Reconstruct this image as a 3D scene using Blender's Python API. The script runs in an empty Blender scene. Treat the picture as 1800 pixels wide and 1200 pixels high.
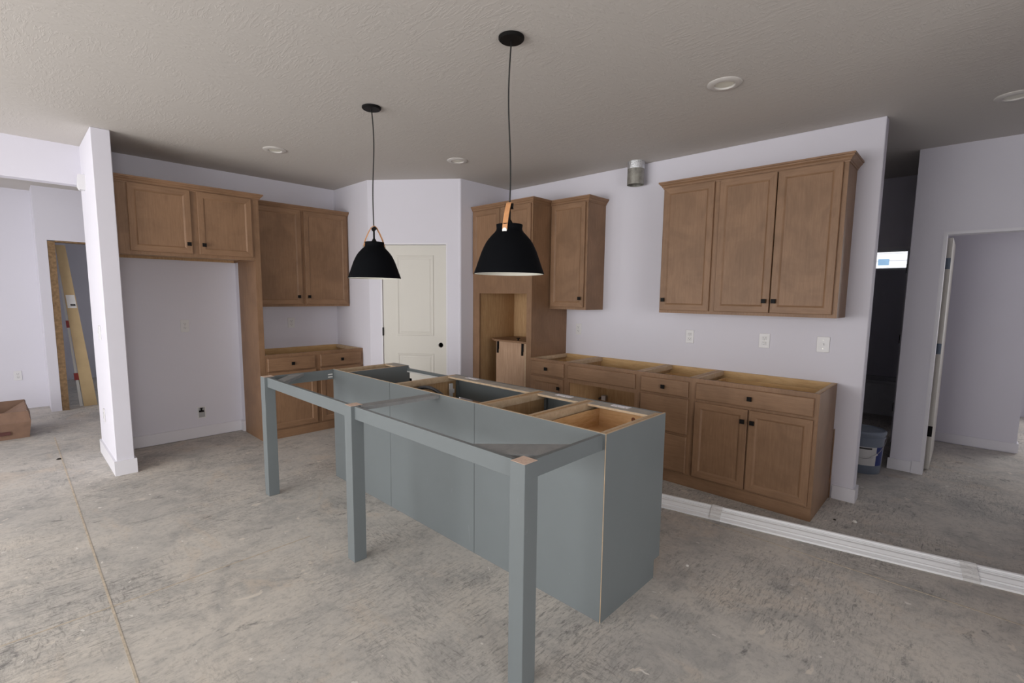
import bpy, bmesh, math, random
from mathutils import Matrix, Vector
random.seed(7)
SC = bpy.context.scene
COL = SC.collection
H = 2.687          # ceiling height

# ------------------------------------------------------------------ camera
CAMP = Vector((-4.1547, -5.5624, 1.4688))
yaw, pitch, roll = -0.80688, -0.10843, 0.01041
fwd = Vector((-math.sin(yaw)*math.cos(pitch), math.cos(yaw)*math.cos(pitch), math.sin(pitch)))
rgt = Vector((math.cos(yaw), math.sin(yaw), 0)); upv = rgt.cross(fwd)
r2 = math.cos(roll)*rgt + math.sin(roll)*upv
u2 = -math.sin(roll)*rgt + math.cos(roll)*upv
cam_d = bpy.data.cameras.new('camera'); cam = bpy.data.objects.new('camera', cam_d); COL.objects.link(cam)
cam_d.sensor_width = 36.0; cam_d.lens = 844.49/1800*36
cam_d.shift_x = (900-894.38)/1800; cam_d.shift_y = (611.37-600)/1800
cam_d.clip_start = 0.05; cam_d.clip_end = 100
m = Matrix((r2, u2, -fwd)).transposed().to_4x4(); m.translation = CAMP
cam.matrix_world = m
SC.camera = cam

# ------------------------------------------------------------------ light
SC.view_settings.view_transform = 'Standard'; SC.view_settings.look = 'None'
SC.view_settings.gamma = 1.0; SC.view_settings.use_curve_mapping = False
SC.view_settings.exposure = 0.42
W = bpy.data.worlds.new('daylight'); SC.world = W; W.use_nodes = True
bg = W.node_tree.nodes['Background']; bg.inputs[0].default_value = (.95, .97, 1, 1); bg.inputs[1].default_value = 1.6

def area(name, loc, rot, sx, sy, power, col):
    l = bpy.data.lights.new(name, 'AREA'); l.shape = 'RECTANGLE'; l.size = sx; l.size_y = sy
    l.energy = power; l.color = col
    o = bpy.data.objects.new(name, l); COL.objects.link(o); o.location = loc; o.rotation_euler = rot
    return o
# daylight at the windows outside the picture, the rear one added as fill (each in or behind its opening, same strength per square metre)
DAY = (1, .975, .945); WPM = 13.0
area('window_living_offscreen', (-7.58, -2.7, 1.25), (0, -math.pi/2, 0), 2.0, 4.6, WPM*9.2, DAY)
area('window_rear_offscreen', (-4.6, -9.08, 1.35), (math.pi/2, 0, 0), 2.2, 1.9, WPM*4.2, DAY)  # fill light added behind the camera; its rear window is assumed
area('window_dining_offscreen', (-7.58, 1.45, 1.4), (0, -math.pi/2, 0), 1.0, 1.0, WPM*1.0, DAY)
area('window_bedroom_offscreen', (4.76, -7.4, 1.5), (0, math.pi/2, 0), 1.4, 1.4, WPM*2.0, DAY)

# ------------------------------------------------------------------ materials
MATS = {}
def lin(c):
    return tuple(((v/255)/12.92 if v/255 <= .04045 else ((v/255+.055)/1.055)**2.4) for v in c)
class NB:
    def __init__(s, name, rough=.6, metal=0, spec=.5):
        s.m = bpy.data.materials.new(name); s.m.use_nodes = True; s.nt = s.m.node_tree
        s.b = s.nt.nodes['Principled BSDF']; s.b.inputs['Roughness'].default_value = rough
        s.b.inputs['Metallic'].default_value = metal; s.b.inputs['Specular IOR Level'].default_value = spec
        s.tc = s.nt.nodes.new('ShaderNodeTexCoord'); MATS[name] = s.m
    def n(s, t): return s.nt.nodes.new(t)
    def l(s, a, b): s.nt.links.new(a, b)
    def coord(s, scale=(1, 1, 1), rnd=False, rot=(0, 0, 0)):
        mp = s.n('ShaderNodeMapping'); mp.inputs['Scale'].default_value = scale; mp.inputs['Rotation'].default_value = rot
        s.l(s.tc.outputs['Object'], mp.inputs['Vector'])
        if rnd:
            oi = s.n('ShaderNodeObjectInfo'); mu = s.n('ShaderNodeVectorMath'); mu.operation = 'MULTIPLY_ADD'
            s.l(oi.outputs['Random'], mu.inputs[0]); mu.inputs[1].default_value = (37, 53, 71)
            s.l(mp.outputs[0], mu.inputs[2]); return mu.outputs[0]
        return mp.outputs[0]
    def noise(s, vec, scale, detail=4, rough=.55, dist=0):
        t = s.n('ShaderNodeTexNoise'); t.inputs['Scale'].default_value = scale; t.inputs['Detail'].default_value = detail
        t.inputs['Roughness'].default_value = rough; t.inputs['Distortion'].default_value = dist
        s.l(vec, t.inputs['Vector']); return t.outputs['Fac']
    def ramp(s, fac, stops):
        r = s.n('ShaderNodeValToRGB'); e = r.color_ramp.elements
        while len(e) < len(stops): e.new(.5)
        for i, (p, c) in enumerate(stops):
            e[i].position = p; e[i].color = (c[0], c[1], c[2], 1) if not isinstance(c, (int, float)) else (c, c, c, 1)
        s.l(fac, r.inputs[0]); return r.outputs[0]
    def mix(s, fac, a, b, mode='MIX'):
        x = s.n('ShaderNodeMix'); x.data_type = 'RGBA'; x.blend_type = mode
        for v, i in ((fac, 0), (a, 6), (b, 7)):
            if hasattr(v, 'links'): s.l(v, x.inputs[i])
            elif isinstance(v, (int, float)): x.inputs[i].default_value = v
            else: x.inputs[i].default_value = (v[0], v[1], v[2], 1)
        return x.outputs[2]
    def col(s, c):
        if hasattr(c, 'links'): s.l(c, s.b.inputs['Base Color'])
        else: s.b.inputs['Base Color'].default_value = (c[0], c[1], c[2], 1)
        return s
    def bump(s, h, strength=.2, dist=.01):
        b = s.n('ShaderNodeBump'); b.inputs['Strength'].default_value = strength; b.inputs['Distance'].default_value = dist
        s.l(h, b.inputs['Height']); s.l(b.outputs[0], s.b.inputs['Normal']); return s
def plain(name, c, rough=.6, metal=0, spec=.5, var=.06, vs=6):
    k = NB(name, rough, metal, spec); f = k.noise(k.coord(), vs, 3)
    a = tuple(v*(1-var) for v in c); b = tuple(min(1, v*(1+var)) for v in c)
    k.col(k.ramp(f, [(.3, a), (.7, b)])); return k

k = plain('wall_paint', (.695, .682, .752), .75, spec=.25, var=.012, vs=1.2); k.bump(k.noise(k.coord(), 160, 3), .08, .003)
k = plain('trim_paint', (.73, .72, .77), .45, spec=.4, var=.01, vs=2)
# stomped / knock-down ceiling texture
k = NB('ceiling_paint', .85, spec=.2)
c1 = k.coord((1, 1, 1), rot=(0, 0, .7)); c2 = k.coord((1.0, 4.5, 1), rot=(0, 0, .5)); c3 = k.coord((4.0, 1.0, 1), rot=(0, 0, .2))
f1 = k.noise(c2, 14, 3, .6, .8); f2 = k.noise(c3, 12, 3, .6, .8); sel = k.ramp(k.noise(c1, 3.2, 2), [(.44, 0), (.56, 1)])
hh = k.ramp(k.mix(sel, f1, f2), [(.50, 0), (.60, 1), (.72, .7)])
k.col((.585, .555, .525)); k.bump(hh, .16, .004)
# door, cream primed
k = plain('door_paint', (.66, .64, .59), .5, spec=.35, var=.01, vs=2)
# maple, stained
def wood(name, c1, c2, c3, sc, rough=.42, blot=1.0, knots=False):
    k = NB(name, rough, spec=.4)
    v = k.coord(sc, True); g = k.noise(v, 9, 5, .62, .5)
    fine = k.noise(v, 60, 3, .5, .2)
    b = k.noise(k.coord((1, 1, 1), True), 3.2, 4, .6, .6)
    base = k.ramp(g, [(.28, c1), (.5, c2), (.74, c3)])
    base = k.mix(k.ramp(fine, [(.35, .10), (.6, 0)]), base, tuple(x*.78 for x in c1))
    base = k.mix(k.ramp(b, [(.38, .38*blot), (.6, 0)]), base, tuple(x*.68 for x in c1))
    if knots:
        vo = k.n('ShaderNodeTexVoronoi'); vo.inputs['Scale'].default_value = 5.0
        k.l(k.coord(tuple(max(s_, .6)*.7 for s_ in (1, 1, 1)), True), vo.inputs['Vector'])
        base = k.mix(k.ramp(vo.outputs['Distance'], [(.045, .9), (.10, 0)]), base, (.16, .05, .018))
    k.col(base); k.bump(fine, .05, .002); return k
mc = ((.238, .135, .074), (.278, .160, .090), (.315, .187, .108))
wood('maple_upright', *mc, (9, 9, .7), .5, 1.25); wood('maple_level', *mc, (.7, .7, 9), .5, 1.0)
pc = ((.42, .25, .12), (.52, .33, .17), (.60, .41, .23))
wood('ply_upright', *pc, (8, 8, .6), .5, .4); wood('ply_level', *pc, (.6, .6, 8), .5, .4)
wood('ply_edge', (.50, .36, .23), (.60, .45, .30), (.68, .54, .38), (3, 3, 3), .6, .5)
wood('pine', (.60, .34, .15), (.72, .45, .22), (.80, .54, .30), (1.2, 1.2, 9), .5, .25, True)
wood('pine_rail', (.50, .30, .13), (.60, .39, .18), (.68, .47, .25), (1, 1, 8), .5, .4, True)
wood('raw_end', (.60, .42, .33), (.72, .54, .44), (.80, .64, .54), (12, 12, 12), .7, .4)
wood('back_wood', (.40, .25, .16), (.50, .33, .22), (.58, .40, .28), (10, 10, .5), .5, .5)
# island paint (grey green-blue), with scuffs
k = NB('island_paint', .42, spec=.4)
sc_ = k.ramp(k.noise(k.coord((6, 6, 1)), 3.4, 6, .7, 1.5), [(.66, 0), (.78, .35)])
k.col(k.mix(sc_, k.ramp(k.noise(k.coord(), 2.2, 3), [(.3, (.158, .178, .185)), (.7, (.168, .190, .198))]), (.42, .45, .46)))
k = NB('island_dusty', .7, spec=.3)
sc_ = k.ramp(k.noise(k.coord((1, 1, 1)), 9, 6, .7, 1.2), [(.34, .25), (.70, .8)])
k.col(k.mix(sc_, (.20, .215, .222), (.34, .335, .335)))
plain('stretcher_grey', (.40, .37, .33), .6, var=.15, vs=18)
plain('black_metal', (.007, .0065, .0065), .55, spec=.15); plain('shade_black', (.004, .0045, .0058), .7, spec=.05)
plain('shade_white', (.80, .79, .70), .5); plain('black_cord', (.01, .01, .01), .6)
plain('leather', (.62, .30, .13), .55, var=.12, vs=30); plain('rivet_steel', (.55, .54, .5), .35, .8)
plain('ring_white', (.60, .575, .55), .5, var=.01)
plain('plastic_white', (.72, .715, .73), .35, var=.01); plain('plastic_slot', (.05, .05, .05), .5)
k = plain('galvanised', (.32, .31, .28), .42, .6, var=.2, vs=25)
k = NB('foil_tape', .3, .85); f = k.noise(k.coord(), 40, 4, .7); k.col((.66, .67, .69)); k.bump(f, .8, .01)
plain('osb', (.24, .155, .085), .85, spec=.2, var=.28, vs=30); plain('cardboard', (.21, .125, .085), .75, var=.12, vs=12)
plain('cardboard_mark', (.09, .03, .025), .75)
plain('plank_tan', (.50, .37, .20), .6, var=.08, vs=5); plain('paper_white', (.75, .75, .74), .6, var=.02)
k = NB('paper_print', .6); f = k.noise(k.coord((1, 1, 1)), 110, 2, .5); k.col(k.ramp(f, [(.36, (.40, .40, .44)), (.44, (.90, .88, .93))]))
plain('red_tape', (.34, .03, .025), .5); plain('blue_film', (.10, .145, .21), .4)
k = plain('sticker_film', (.45, .70, .95), .5); k.b.inputs['Transmission Weight'].default_value = .85; plain('label_blue', (.03, .05, .22), .5)
k = plain('bucket_plastic', (.23, .275, .35), .32, var=.05, vs=3); k.b.inputs['Transmission Weight'].default_value = .05
plain('vinyl_white', (.90, .91, .93), .38, var=.015, vs=3)
k = NB('clear_tape', .16, spec=.6); f = k.noise(k.coord((1, 1, 1)), 70, 4, .6); k.col((.78, .78, .78)); k.bump(f, .6, .006)
plain('knot_brown', (.20, .06, .02), .6, var=.3, vs=90)
plain('hose', (.045, .045, .05), .35); plain('steel', (.45, .45, .46), .35, .8)
plain('tub_white', (.62, .63, .66), .25)
plain('siding_white', (.92, .93, .95), .5, var=.02); plain('joint_dust', (.50, .43, .34), .9, var=.2, vs=40)
plain('chip_plaster', (.72, .70, .66), .8); plain('chip_dark', (.03, .025, .02), .8)
k = NB('window_glass', .02); k.b.inputs['Transmission Weight'].default_value = 1.0; k.b.inputs['IOR'].default_value = 1.02; k.col((1, 1, 1))
# concrete slab
k = NB('concrete', .72, spec=.3)
v = k.coord(); big = k.noise(v, .7, 5, .62, .8); mid = k.noise(v, 3.4, 8, .72, .5); fin = k.noise(v, 34, 5, .75)
c = k.ramp(big, [(.30, (.470, .452, .430)), (.5, (.555, .525, .487)), (.70, (.610, .566, .512))])
c = k.mix(k.ramp(mid, [(.34, .75), (.52, 0)]), c, (.345, .338, .328))
c = k.mix(k.ramp(mid, [(.54, 0), (.70, .65)]), c, (.640, .585, .520))
tan = k.noise(k.coord((1.3, .8, 1), rot=(0, 0, .9)), 2.1, 6, .66, .7); c = k.mix(k.ramp(tan, [(.56, 0), (.66, .5)]), c, (.610, .520, .430))
st = k.noise(k.coord((3.0, 15, 1), rot=(0, 0, .62)), 5.2, 8, .80, .9)
msk = k.ramp(k.noise(k.coord((1, 1, 1)), 1.3, 6, .68), [(.43, 0), (.56, 1)])
sd = k.mix(1.0, k.ramp(st, [(.38, .80), (.50, 0)]), msk, 'MULTIPLY'); c = k.mix(sd, c, (.170, .166, .160))
st2 = k.noise(k.coord((13, 3.4, 1), rot=(0, 0, .35)), 5.0, 8, .80, .9)
msk2 = k.ramp(k.noise(k.coord((1.1, .9, 1), rot=(0, 0, 1)), 1.1, 6, .68), [(.50, 0), (.62, 1)])
sd2 = k.mix(1.0, k.ramp(st2, [(.38, .75), (.50, 0)]), msk2, 'MULTIPLY'); c = k.mix(sd2, c, (.180, .172, .162))
dk = k.noise(k.coord((1, 1.8, 1), rot=(0, 0, .5)), 4.2, 8, .8, .3); c = k.mix(k.ramp(dk, [(.32, .9), (.42, 0)]), c, (.150, .148, .146))
c = k.mix(k.ramp(fin, [(.34, .42), (.5, 0)]), c, (.26, .25, .238))
blo = k.noise(k.coord((1.0, 1.6, 1), rot=(0, 0, .4)), 5.5, 4, .55, .4); c = k.mix(k.ramp(blo, [(.675, 0), (.705, .75)]), c, (.70, .64, .565))
blo2 = k.noise(k.coord((2.0, 1.2, 1), rot=(0, 0, 1.4)), 11, 3, .55, .3); c = k.mix(k.ramp(blo2, [(.70, 0), (.72, .85)]), c, (.74, .71, .67))
k.col(c); k.bump(fin, .14, .004)

# ------------------------------------------------------------------ mesh helpers
class MB:
    """collects shapes, builds ONE mesh object"""
    def __init__(s): s.bm = bmesh.new()
    def poly(s, vs, fs):
        v = [s.bm.verts.new(p) for p in vs]
        for f in fs: s.bm.faces.new([v[i] for i in f])
        return s
    def box(s, a, b, bev=0):
        x0, x1 = sorted((a[0], b[0])); y0, y1 = sorted((a[1], b[1])); z0, z1 = sorted((a[2], b[2]))
        r = bmesh.ops.create_cube(s.bm, size=1)
        for v in r['verts']:
            v.co = Vector(((x0+x1)/2+v.co.x*(x1-x0), (y0+y1)/2+v.co.y*(y1-y0), (z0+z1)/2+v.co.z*(z1-z0)))
        if bev:
            es = {e for v in r['verts'] for e in v.link_edges}
            bmesh.ops.bevel(s.bm, geom=list(es), offset=bev, segments=1, affect='EDGES')
        return s
    def prism(s, pts, ext):
        n = len(pts); e = Vector(ext)
        vs = [Vector(p) for p in pts] + [Vector(p)+e for p in pts]
        fs = [tuple(range(n)), tuple(range(2*n-1, n-1, -1))] + [(i, (i+1) % n, n+(i+1) % n, n+i) for i in range(n)]
        return s.poly(vs, fs)
    def loft(s, loops, cap=True, close=True):
        n = len(loops[0]); vs = [p for L in loops for p in L]; fs = []
        for k_ in range(len(loops)-1):
            for i in range(n if close else n-1):
                j = (i+1) % n; fs.append((k_*n+i, k_*n+j, (k_+1)*n+j, (k_+1)*n+i))
        if cap: fs += [tuple(range(n)), tuple(range(len(vs)-1, len(vs)-n-1, -1))]
        return s.poly(vs, fs)
    def lathe(s, prof, c, seg=32, closed=False):
        loops = [[(c[0]+r*math.cos(2*math.pi*i/seg), c[1]+r*math.sin(2*math.pi*i/seg), c[2]+z) for i in range(seg)] for r, z in prof]
        if closed: loops.append(loops[0])
        return s.loft(loops, cap=not closed)
    def tube(s, path, r, seg=8):
        P = [Vector(p) for p in path]; loops = []; ref = Vector((0.31, .77, .2))
        for i, p in enumerate(P):
            t = (P[min(i+1, len(P)-1)]-P[max(i-1, 0)]).normalized()
            a = t.cross(ref).normalized(); b = t.cross(a)
            rr = r[i] if isinstance(r, (list, tuple)) else r
            loops.append([p+rr*(a*math.cos(2*math.pi*q/seg)+b*math.sin(2*math.pi*q/seg)) for q in range(seg)])
        return s.loft(loops)
    def build(s, name, mat, parent=None, smooth=False, origin=None):
        bmesh.ops.remove_doubles(s.bm, verts=s.bm.verts, dist=1e-6)
        bmesh.ops.recalc_face_normals(s.bm, faces=s.bm.faces)
        O = Vector(origin) if origin is not None else Vector((0, 0, 0))
        if parent is not None: O = Vector(parent['_o']) if '_o' in parent else O
        if O.length: bmesh.ops.translate(s.bm, verts=s.bm.verts, vec=-O)
        me = bpy.data.meshes.new(name); s.bm.to_mesh(me); s.bm.free()
        me.materials.append(MATS[mat])
        if smooth:
            for p in me.polygons: p.use_smooth = True
            if isinstance(smooth, float): me.set_sharp_from_angle(angle=smooth)
        o = bpy.data.objects.new(name, me); COL.objects.link(o)
        if parent is not None: o.parent = parent; o['_o'] = tuple(O)
        elif O.length: o.location = O; o['_o'] = tuple(O)
        return o
def tag(o, label, cat, group=None):
    o['label'] = label; o['category'] = cat
    if group: o['group'] = group
    return o
def thing(name, label, cat, loc, group=None):
    o = bpy.data.objects.new(name, None); COL.objects.link(o); o.location = loc; o['_o'] = tuple(loc)
    o.empty_display_size = .05
    return tag(o, label, cat, group)
def struct(name, mb, mat, parent=None):
    o = mb.build(name, mat, parent)
    if parent is None: o['kind'] = 'structure'
    return o
def bx(a, b, bev=0): return MB().box(a, b, bev)

# ------------------------------------------------------------------ room shell
XL, YD, XP, YP = -1.3756, -.7645, -.7446, -1.5753      # pantry corner
XS0, XS1, YS = -3.634, -3.517, -.728                   # wall stub beside the refrigerator bay
YWE = -5.0535                                          # end of the kitchen wall
XC = 1.10; XD = 2.12
floor = struct('floor', bx((-7.7, -9.2, -.12), (8.2, 6.2, 0)), 'concrete')
for a, b in (((-3.917, -9.1, 0), (-3.908, 1.0, .0012)), ((-1.057, -9.1, 0), (-1.050, -1.6, .0012)),
             ((-7.6, -2.774, 0), (-3.916, -2.767, .0012)), ((-3.909, -2.774, 0), (-2.97, -2.767, .0012))):
    bx(a, b).build('control_joint', 'joint_dust', floor)
struct('ceiling', MB().box((-7.7, -9.2, H), (4.85, 2.6, H+.12)).box((-7.7, 2.6, H), (-1.15, 5.4, H+.12)), 'ceiling_paint')
# back wall of the refrigerator bay + coffee counter, with its left stub, header over the dining opening
struct('wall_back', bx((XS1, 0, 0), (XL, .115, H)), 'wall_paint')
struct('wall_stub', bx((XS0, YS, 0), (XS1, .115, H), .004), 'wall_paint')
struct('wall_nib', bx((-2.479, -.09, 0), (-2.43, 0, 2.34)), 'wall_paint')
struct('wall_header', bx((-7.5, 0, 2.365), (XS0, .115, H)), 'wall_paint')
# pantry: left return, diagonal wall with door opening, right return
def dg(s_, off=0):
    L = math.hypot(XP-XL, YP-YD); tx, ty = (XP-XL)/L, (YP-YD)/L
    return (XL+tx*s_-ty*-off*-1*-1 if False else XL+tx*s_+ty*off, YD+ty*s_-tx*off)   # off>0 = towards the kitchen
DL = math.hypot(XP-XL, YP-YD)
def diag_box(s0, s1, o0, o1, z0, z1, bev=0):
    q = [dg(s0, o0), dg(s1, o0), dg(s1, o1), dg(s0, o1)]
    return MB().prism([(x, y, z0) for x, y in q], (0, 0, z1-z0))
struct('wall_pantry_left', bx((XL, YD, 0), (XL+.10, .115, H)), 'wall_paint')
struct('wall_pantry_right', bx((XP, YP, 0), (.115, YP+.10, H)), 'wall_paint')
D0, D1, DZ = .150, .859, 2.002
wd = MB()
for s0, s1, z0, z1 in ((0, D0-.02, 0, H), (D1+.02, DL, 0, H), (D0-.02, D1+.02, DZ+.02, H)):
    q = [dg(s0, 0), dg(s1, 0), dg(s1, -.10), dg(s0, -.10)]
    wd.prism([(x, y, z0) for x, y in q], (0, 0, z1-z0))
struct('wall_pantry', wd, 'wall_paint')
# rounded drywall corner where the diagonal meets the right return
struct('trim_1', MB().lathe([(.022, 0), (.022, H)], (XP+.004, YP+.021, 0), 20), 'wall_paint')
# door frame + door
jm = MB()
for s0, s1, z0, z1 in ((D0-.02, D0-.003, 0, DZ+.02), (D1+.003, D1+.02, 0, DZ+.02), (D0-.003, D1+.003, DZ+.004, DZ+.02)):
    q = [dg(s0, .002), dg(s1, .002), dg(s1, -.10), dg(s0, -.10)]
    jm.prism([(x, y, z0) for x, y in q], (0, 0, z1-z0))
struct('trim_2', jm, 'trim_paint')
def dloop(s0, s1, z0, z1, o): return [(*dg(s0, o), z0), (*dg(s1, o), z0), (*dg(s1, o), z1), (*dg(s0, o), z1)]
dm = MB(); dm.loft([dloop(D0, D1, .012, DZ, -.045), dloop(D0, D1, .012, DZ, -.012)])
door1 = struct('door_1', dm, 'door_paint')
for z0, z1 in ((1.02, 1.893), (.14, .821)):
    p0, p1 = .308, .722
    pm = MB(); pm.loft([dloop(p0, p1, z0, z1, -.0125), dloop(p0+.004, p1-.004, z0+.004, z1-.004, -.006), dloop(p0+.014, p1-.014, z0+.014, z1-.014, -.006),
                        dloop(p0+.024, p1-.024, z0+.024, z1-.024, -.0115), dloop(p0+.034, p1-.034, z0+.034, z1-.034, -.0115), dloop(p0+.044, p1-.044, z0+.044, z1-.044, -.008)])
    pm.build('door_panel', 'door_paint', door1)
for hz in (.24, 1.06, 1.80): diag_box(D0-.008, D0+.004, -.014, .004, hz-.045, hz+.045).build('hinge', 'black_metal', door1)
cx_, cy_ = dg(.797, -.0118); T = Vector((XP-XL, YP-YD, 0)).normalized()
# latch bore: a real hole through the door slab into the unlit pantry
NRM = Vector((T.y, -T.x, 0)); bc = MB()
bc.prism([Vector((cx_, cy_, .92))+NRM*.05+T*.027*math.cos(a)+Vector((0, 0, .027*math.sin(a))) for a in [2*math.pi*i/24 for i in range(24)]], NRM*-.15)
cut = bc.build('bore_cutter', 'door_paint'); bo = door1.modifiers.new('bore', 'BOOLEAN'); bo.operation = 'DIFFERENCE'; bo.object = cut
dgp = bpy.context.evaluated_depsgraph_get(); dgp.update(); nm_ = bpy.data.meshes.new_from_object(door1.evaluated_get(dgp)); door1.modifiers.clear(); door1.data = nm_
bpy.data.objects.remove(cut)
# pantry closed at the back
struct('wall_pantry_back', bx((XL+.10, .0, 0), (.115, .115, H)), 'wall_paint')
struct('wall_pantry_side', bx((.0, YP+.10, 0), (.115, .0, H)), 'wall_paint')
# kitchen wall
struct('wall_right', bx((0, YWE, 0), (.115, YP, H), .004), 'wall_paint')
# hall behind it
struct('wall_hall', MB().box((XC, -5.355, 0), (XC+.115, -5.155, H)).box((XC, -6.25, 2.005), (XC+.115, -5.355, H)).box((XC, -9.1, 0), (XC+.115, -6.25, H)), 'wall_paint')
struct('wall_hall_side', bx((XC+.115, -5.27, 0), (XD+.115, -5.155, H)), 'wall_paint')
struct('wall_hall_end', MB().box((XD, -5.155, 0), (XD+.115, -5.085, H)).box((XD, -5.085, 2.0), (XD+.115, -4.25, H)).box((XD, -4.25, 0), (XD+.115, -3.0, H)), 'wall_paint')
struct('wall_hall_left', bx((.115, -3.1, 0), (XD+.1, -3.0, H)), 'wall_paint')
j = MB().box((XC-.008, -5.378, 0), (XC+.12, -5.355, 2.012)).box((XC-.008, -6.25, 1.99), (XC+.12, -5.378, 2.012)).box((XC-.008, -6.25, 0), (XC+.12, -6.228, 1.99))
jamb = struct('trim_3', j, 'trim_paint')
d2 = struct('door_2', bx((1.268, -5.409, .012), (2.03, -5.374, 1.98), .002), 'door_paint')
for hz, mt in ((1.77, 'blue_film'), (1.06, 'blue_film'), (.347, 'black_metal')): bx((1.262, -5.407, hz-.045), (1.268, -5.376, hz+.045), .001).build('hinge', mt, d2)
j = MB().box((XD-.01, -5.09, 0), (XD+.12, -5.065, 2.0)).box((XD-.01, -5.065, 1.975), (XD+.12, -4.25, 2.0))
jamb2 = struct('trim_4', j, 'trim_paint')
for hz in (1.78, 1.07, .36): bx((XD+.02, -5.068, hz-.045), (XD+.07, -5.056, hz+.045), .002).build('hinge', 'black_metal', jamb2)
struct('wall_hall_right', bx((-1.9, -6.55, 0), (XC, -6.43, H)), 'wall_paint')  # unseen wall added to keep window light off the hall
struct('wall_bedroom', bx((2.50, -5.985, 0), (2.615, -5.27, H)), 'wall_paint')
struct('wall_bedroom_far', MB().box((4.7, -9.1, 0), (4.8, -8.2, H)).box((4.7, -6.6, 0), (4.8, -5.2, H)).box((4.7, -8.2, 0), (4.8, -6.6, .7)).box((4.7, -8.2, 2.3), (4.8, -6.6, H)), 'wall_paint')
struct('wall_bedroom_side', bx((2.615, -5.27, 0), (4.8, -5.155, H)), 'wall_paint')
# bathroom at the end of the hall
BX = 4.0
struct('wall_bath', MB().box((BX, -5.155, 0), (BX+.12, -3.0, 1.86)).box((BX, -5.155, 2.125), (BX+.12, -3.0, H)).box((BX, -5.155, 1.86), (BX+.12, -4.93, 2.125)).box((BX, -4.2, 1.86), (BX+.12, -3.0, 2.125)), 'wall_paint')
struct('wall_bath_left', bx((XD+.115, -3.1, 0), (BX+.1, -3.0, H)), 'wall_paint')
# dining room beyond the header, room behind it
struct('wall_dining', bx((-7.5, 2.88, 0), (-3.862, 2.98, H)), 'wall_paint')
struct('wall_dining_step', MB().box((-3.862, 2.43, 0), (-3.768, 2.98, H)).box((-3.768, 2.43, 2.07), (-2.9, 2.54, H)).box((-2.9, 2.43, 0), (-2.2, 2.54, H)), 'wall_paint')
struct('wall_dining_side', bx((-2.3, .115, 0), (-2.2, 2.54, H)), 'wall_paint')
struct('wall_back_room', MB().box((-4.6, 5.2, 0), (-1.0, 5.3, H)).box((-4.6, 2.98, 0), (-4.5, 5.3, H)), 'wall_paint')
struct('wall_back_room_side', MB().box((-1.3, 2.54, 0), (-1.2, 3.1, H)).box((-1.3, 4.7, 0), (-1.2, 5.2, H)).box((-1.3, 3.1, 0), (-1.2, 4.7, .7)).box((-1.3, 3.1, 2.3), (-1.2, 4.7, H)), 'wall_paint')
struct('wall_back_room_front', bx((-2.2, 2.43, 0), (-1.2, 2.54, H)), 'wall_paint')
# outer walls of the living room behind the photographer, with window openings, the rear one assumed
struct('wall_left', MB().box((-7.5, -9.0, 0), (-7.4, -5.1, H)).box((-7.5, -.3, 0), (-7.4, .55, H)).box((-7.5, 2.35, 0), (-7.4, 2.98, H))
       .box((-7.5, -5.1, 2.3), (-7.4, -.3, H)).box((-7.5, -5.1, 0), (-7.4, -.3, .15)).box((-7.5, .55, 0), (-7.4, 2.35, .6)).box((-7.5, .55, 2.3), (-7.4, 2.35, H)), 'wall_paint')
struct('wall_rear', MB().box((-7.5, -9.0, 0), (-5.8, -8.9, H)).box((-3.4, -9.0, 0), (4.8, -8.9, H)).box((-5.8, -9.0, 0), (-3.4, -8.9, .35)).box((-5.8, -9.0, 2.35), (-3.4, -8.9, H)), 'wall_paint')
for n_, (a, b, ax) in enumerate((((-7.48, -5.1, .15), (-7.42, -.3, 2.3), 1), ((-5.8, -8.98, .35), (-3.4, -8.92, 2.35), 0), ((-7.48, .55, .6), (-7.42, 2.35, 2.3), 1))):
    w = MB(); t_ = .05
    w.box((a[0], a[1], a[2]), (b[0], b[1], a[2]+t_)).box((a[0], a[1], b[2]-t_), (b[0], b[1], b[2]))
    for q in (0, .333, .667, 1) if n_ == 0 else (0, .5, 1):
        if ax == 1:
            c_ = a[1]+(b[1]-a[1]-t_)*q; w.box((a[0], c_, a[2]), (b[0], c_+t_, b[2]))
        else:
            c_ = a[0]+(b[0]-a[0]-t_)*q; w.box((c_, a[1], a[2]), (c_+t_, b[1], b[2]))
    struct('window_%d' % (n_+1), w, 'vinyl_white')
# baseboards
BH = .118; BT = .014
struct('baseboard_stub', MB().box((XS1, YS, 0), (XS1+BT, -.592, BH)).box((XS0-BT, YS-BT, 0), (XS1+BT, YS, BH)).box((XS0-BT, YS, 0), (XS0, .13, BH)), 'trim_paint')
struct('baseboard_back', MB().box((XS1+.004, -BT, 0.006), (-2.483, 0, BH-.004)).box((-2.483-BT, -.088, .006), (-2.479, -BT, BH-.004)), 'trim_paint')
struct('baseboard_right', MB().box((-BT, YWE, 0), (0, -4.925, .10)).box((-BT, YWE-BT, 0), (.115+BT, YWE, .10)).box((.115, YWE, 0), (.115+BT, -3.2, .10)), 'trim_paint')
struct('baseboard_hall', MB().box((XC-BT, -5.300, .003), (XC, -5.155+BT, .098)).box((XC-.010, -5.357, 0), (XC, -5.302, .11)), 'trim_paint')
struct('baseboard_bedroom', MB().box((2.486, -5.985, .01), (2.5, -5.27, .10)).box((2.486, -5.999, .01), (2.62, -5.985, .10)), 'trim_paint')
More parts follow.
